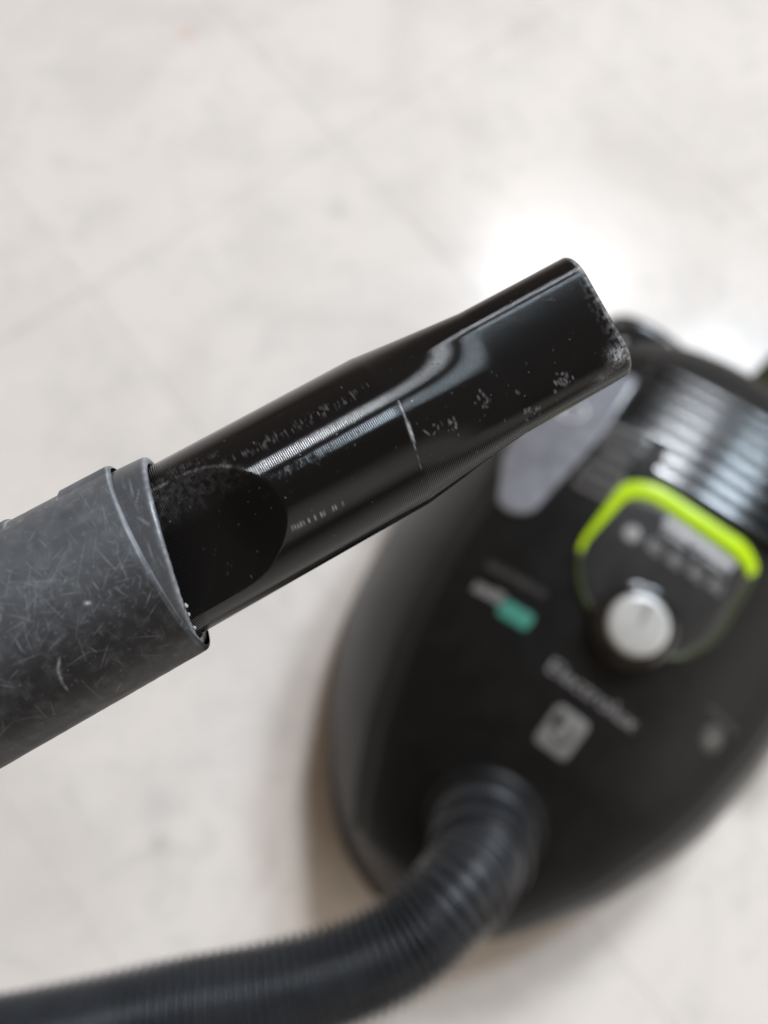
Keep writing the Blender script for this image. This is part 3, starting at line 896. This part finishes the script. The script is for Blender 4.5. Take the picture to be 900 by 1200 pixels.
# ------------------------------------------------------------------ ribbed hose from the vacuum's front socket back to the hand tube
hose = empty('vacuum_hose', Matrix.Identity(4))
tag(hose, 'dark grey ribbed flexible hose plugged into front of the black vacuum', 'hose')
VM = vac.matrix_world.copy()
sk = Vector((.024, -.090, .0)); sn = Vector((0, -.50, .866)).normalized()
sk = Vector((.024, -.090, S(.024, -.090)))
VM = Matrix.Translation((0.14516, 0.02737, 0)) @ Matrix.Rotation(math.radians(-36.8), 4, 'Z')
wc = VM @ sk; wn = (VM.to_3x3() @ sn).normalized()
def lathe_world(name, c, n, prof, mat, parent, seg=72):
    t = n.orthogonal().normalized(); b = n.cross(t); V = []
    for r, h in prof:
        for k in range(seg):
            a = 2 * math.pi * k / seg
            V.append(c + t * (r * math.cos(a)) + b * (r * math.sin(a)) + n * h)
    F = grid_faces(len(prof), seg, True); F.append(tuple(range(seg))); F.append(tuple(range((len(prof) - 1) * seg, len(prof) * seg)))
    return link(name, sharp(mesh(name, V, F), 40), mat, parent)
# socket belongs to the vacuum: build it in the vacuum's own frame
lathe_world('hose_socket', sk, sn, [(.040, -.012), (.040, .002), (.0385, .005), (.036, .007), (.034, .007)], M_SHELL, vac)
lathe_world('hose_collar', wc, wn, [(.0335, -.004), (.0335, .014), (.032, .016), (.031, .018), (.031, .030), (.0322, .032), (.0324, .040), (.0312, .043), (.028, .044), (.022, .044)], M_COLLARD, hose)
ctrl = [wc + wn * .028, wc + wn * .046, Vector((0.0792, -0.0890, 0.2064)), Vector((0.0498, -0.1121, 0.2096)), Vector((0.0092, -0.1271, 0.2121)), Vector((-0.0371, -0.1367, 0.2104)), Vector((-0.0861, -0.1429, 0.2084)), Vector((-.1606, -.1528, .2145)), Vector((-.2600, -.1630, .2150)),
        Vector((-.36, -.190, .235)), Vector((-.43, -.21, .30)), Vector((-.43, -.20, .39)), Vector((-.36, -.155, .465)), Vector((-.25, -.090, .500)), FR @ Vector((-.172, 0, 0)), FR @ Vector((-.145, 0, 0))]
def catmull(P_, per=40):
    out = []
    Q = [P_[0] * 2 - P_[1]] + P_ + [P_[-1] * 2 - P_[-2]]
    for i in range(1, len(Q) - 2):
        a, b, c, d = Q[i - 1:i + 3]
        for k in range(per):
            t = k / per
            out.append(0.5 * ((2 * b) + (c - a) * t + (2 * a - 5 * b + 4 * c - d) * t * t + (3 * b - a - 3 * c + d) * t ** 3))
    out.append(P_[-1]); return out
path = catmull(ctrl)
cum = [0.0]
for a, b in zip(path[:-1], path[1:]): cum.append(cum[-1] + (b - a).length)
tot = cum[-1]; PITCH = .0052; SUB = 8
npt = int(tot / PITCH * SUB); pts = []; rad = []
arr = np.array([tuple(p) for p in path]); cu_ = np.array(cum)
for k in range(npt + 1):
    d = tot * k / npt
    pts.append(Vector([np.interp(d, cu_, arr[:, i]) for i in range(3)]))
# smooth tangents
P3 = np.array([tuple(p) for p in pts]); kk = np.hanning(41); kk /= kk.sum()
pad = np.concatenate([np.repeat(P3[:1], 20, 0), P3, np.repeat(P3[-1:], 20, 0)])
P3 = np.stack([np.convolve(pad[:, i], kk, 'valid') for i in range(3)], 1)
for k in range(npt + 1):
    ph = (tot * k / npt) / PITCH * 2 * math.pi
    c = math.cos(ph)
    rad.append(0.0248 + .0023 * math.copysign(abs(c) ** .6, c))
me = tube_mesh('ribbed_tube', [Vector(p) for p in P3], rad, 44)
link('ribbed_tube', me, M_HOSE, hose)

# ------------------------------------------------------------------ olive cloth on the floor behind the vacuum
bm = bmesh.new()
N = 36
vs = {}
for i in range(N):
    for j in range(N):
        x, y = i / (N - 1) - .5, j / (N - 1) - .5
        rr = 1 + .12 * math.sin(7 * x + 2 * y) + .1 * math.cos(9 * y)
        z = .055 * max(0, 1 - (2 * abs(x)) ** 4) * max(0, 1 - (2 * abs(y)) ** 4) * (1 + .35 * math.sin(14 * x + 6 * y) + .2 * math.cos(17 * y - 5 * x))
        vs[i, j] = bm.verts.new((x * .26 * rr, y * .20 * rr, max(.001, z)))
for i in range(N - 1):
    for j in range(N - 1): bm.faces.new((vs[i, j], vs[i + 1, j], vs[i + 1, j + 1], vs[i, j + 1]))
bmesh.ops.solidify(bm, geom=bm.faces[:], thickness=.001)
me = bpy.data.meshes.new('cloth'); bm.to_mesh(me); bm.free(); fix(me)
cl = link('cloth', me, M_CLOTH)
cl.matrix_world = Matrix.Translation((.520, .348, .0015)) @ Matrix.Rotation(math.radians(35), 4, 'Z') @ Matrix.Scale(.74, 4) @ Matrix.Diagonal((1.25, .62, .8, 1))
tag(cl, 'dark olive cloth lying on floor behind the rear of the vacuum', 'cloth')
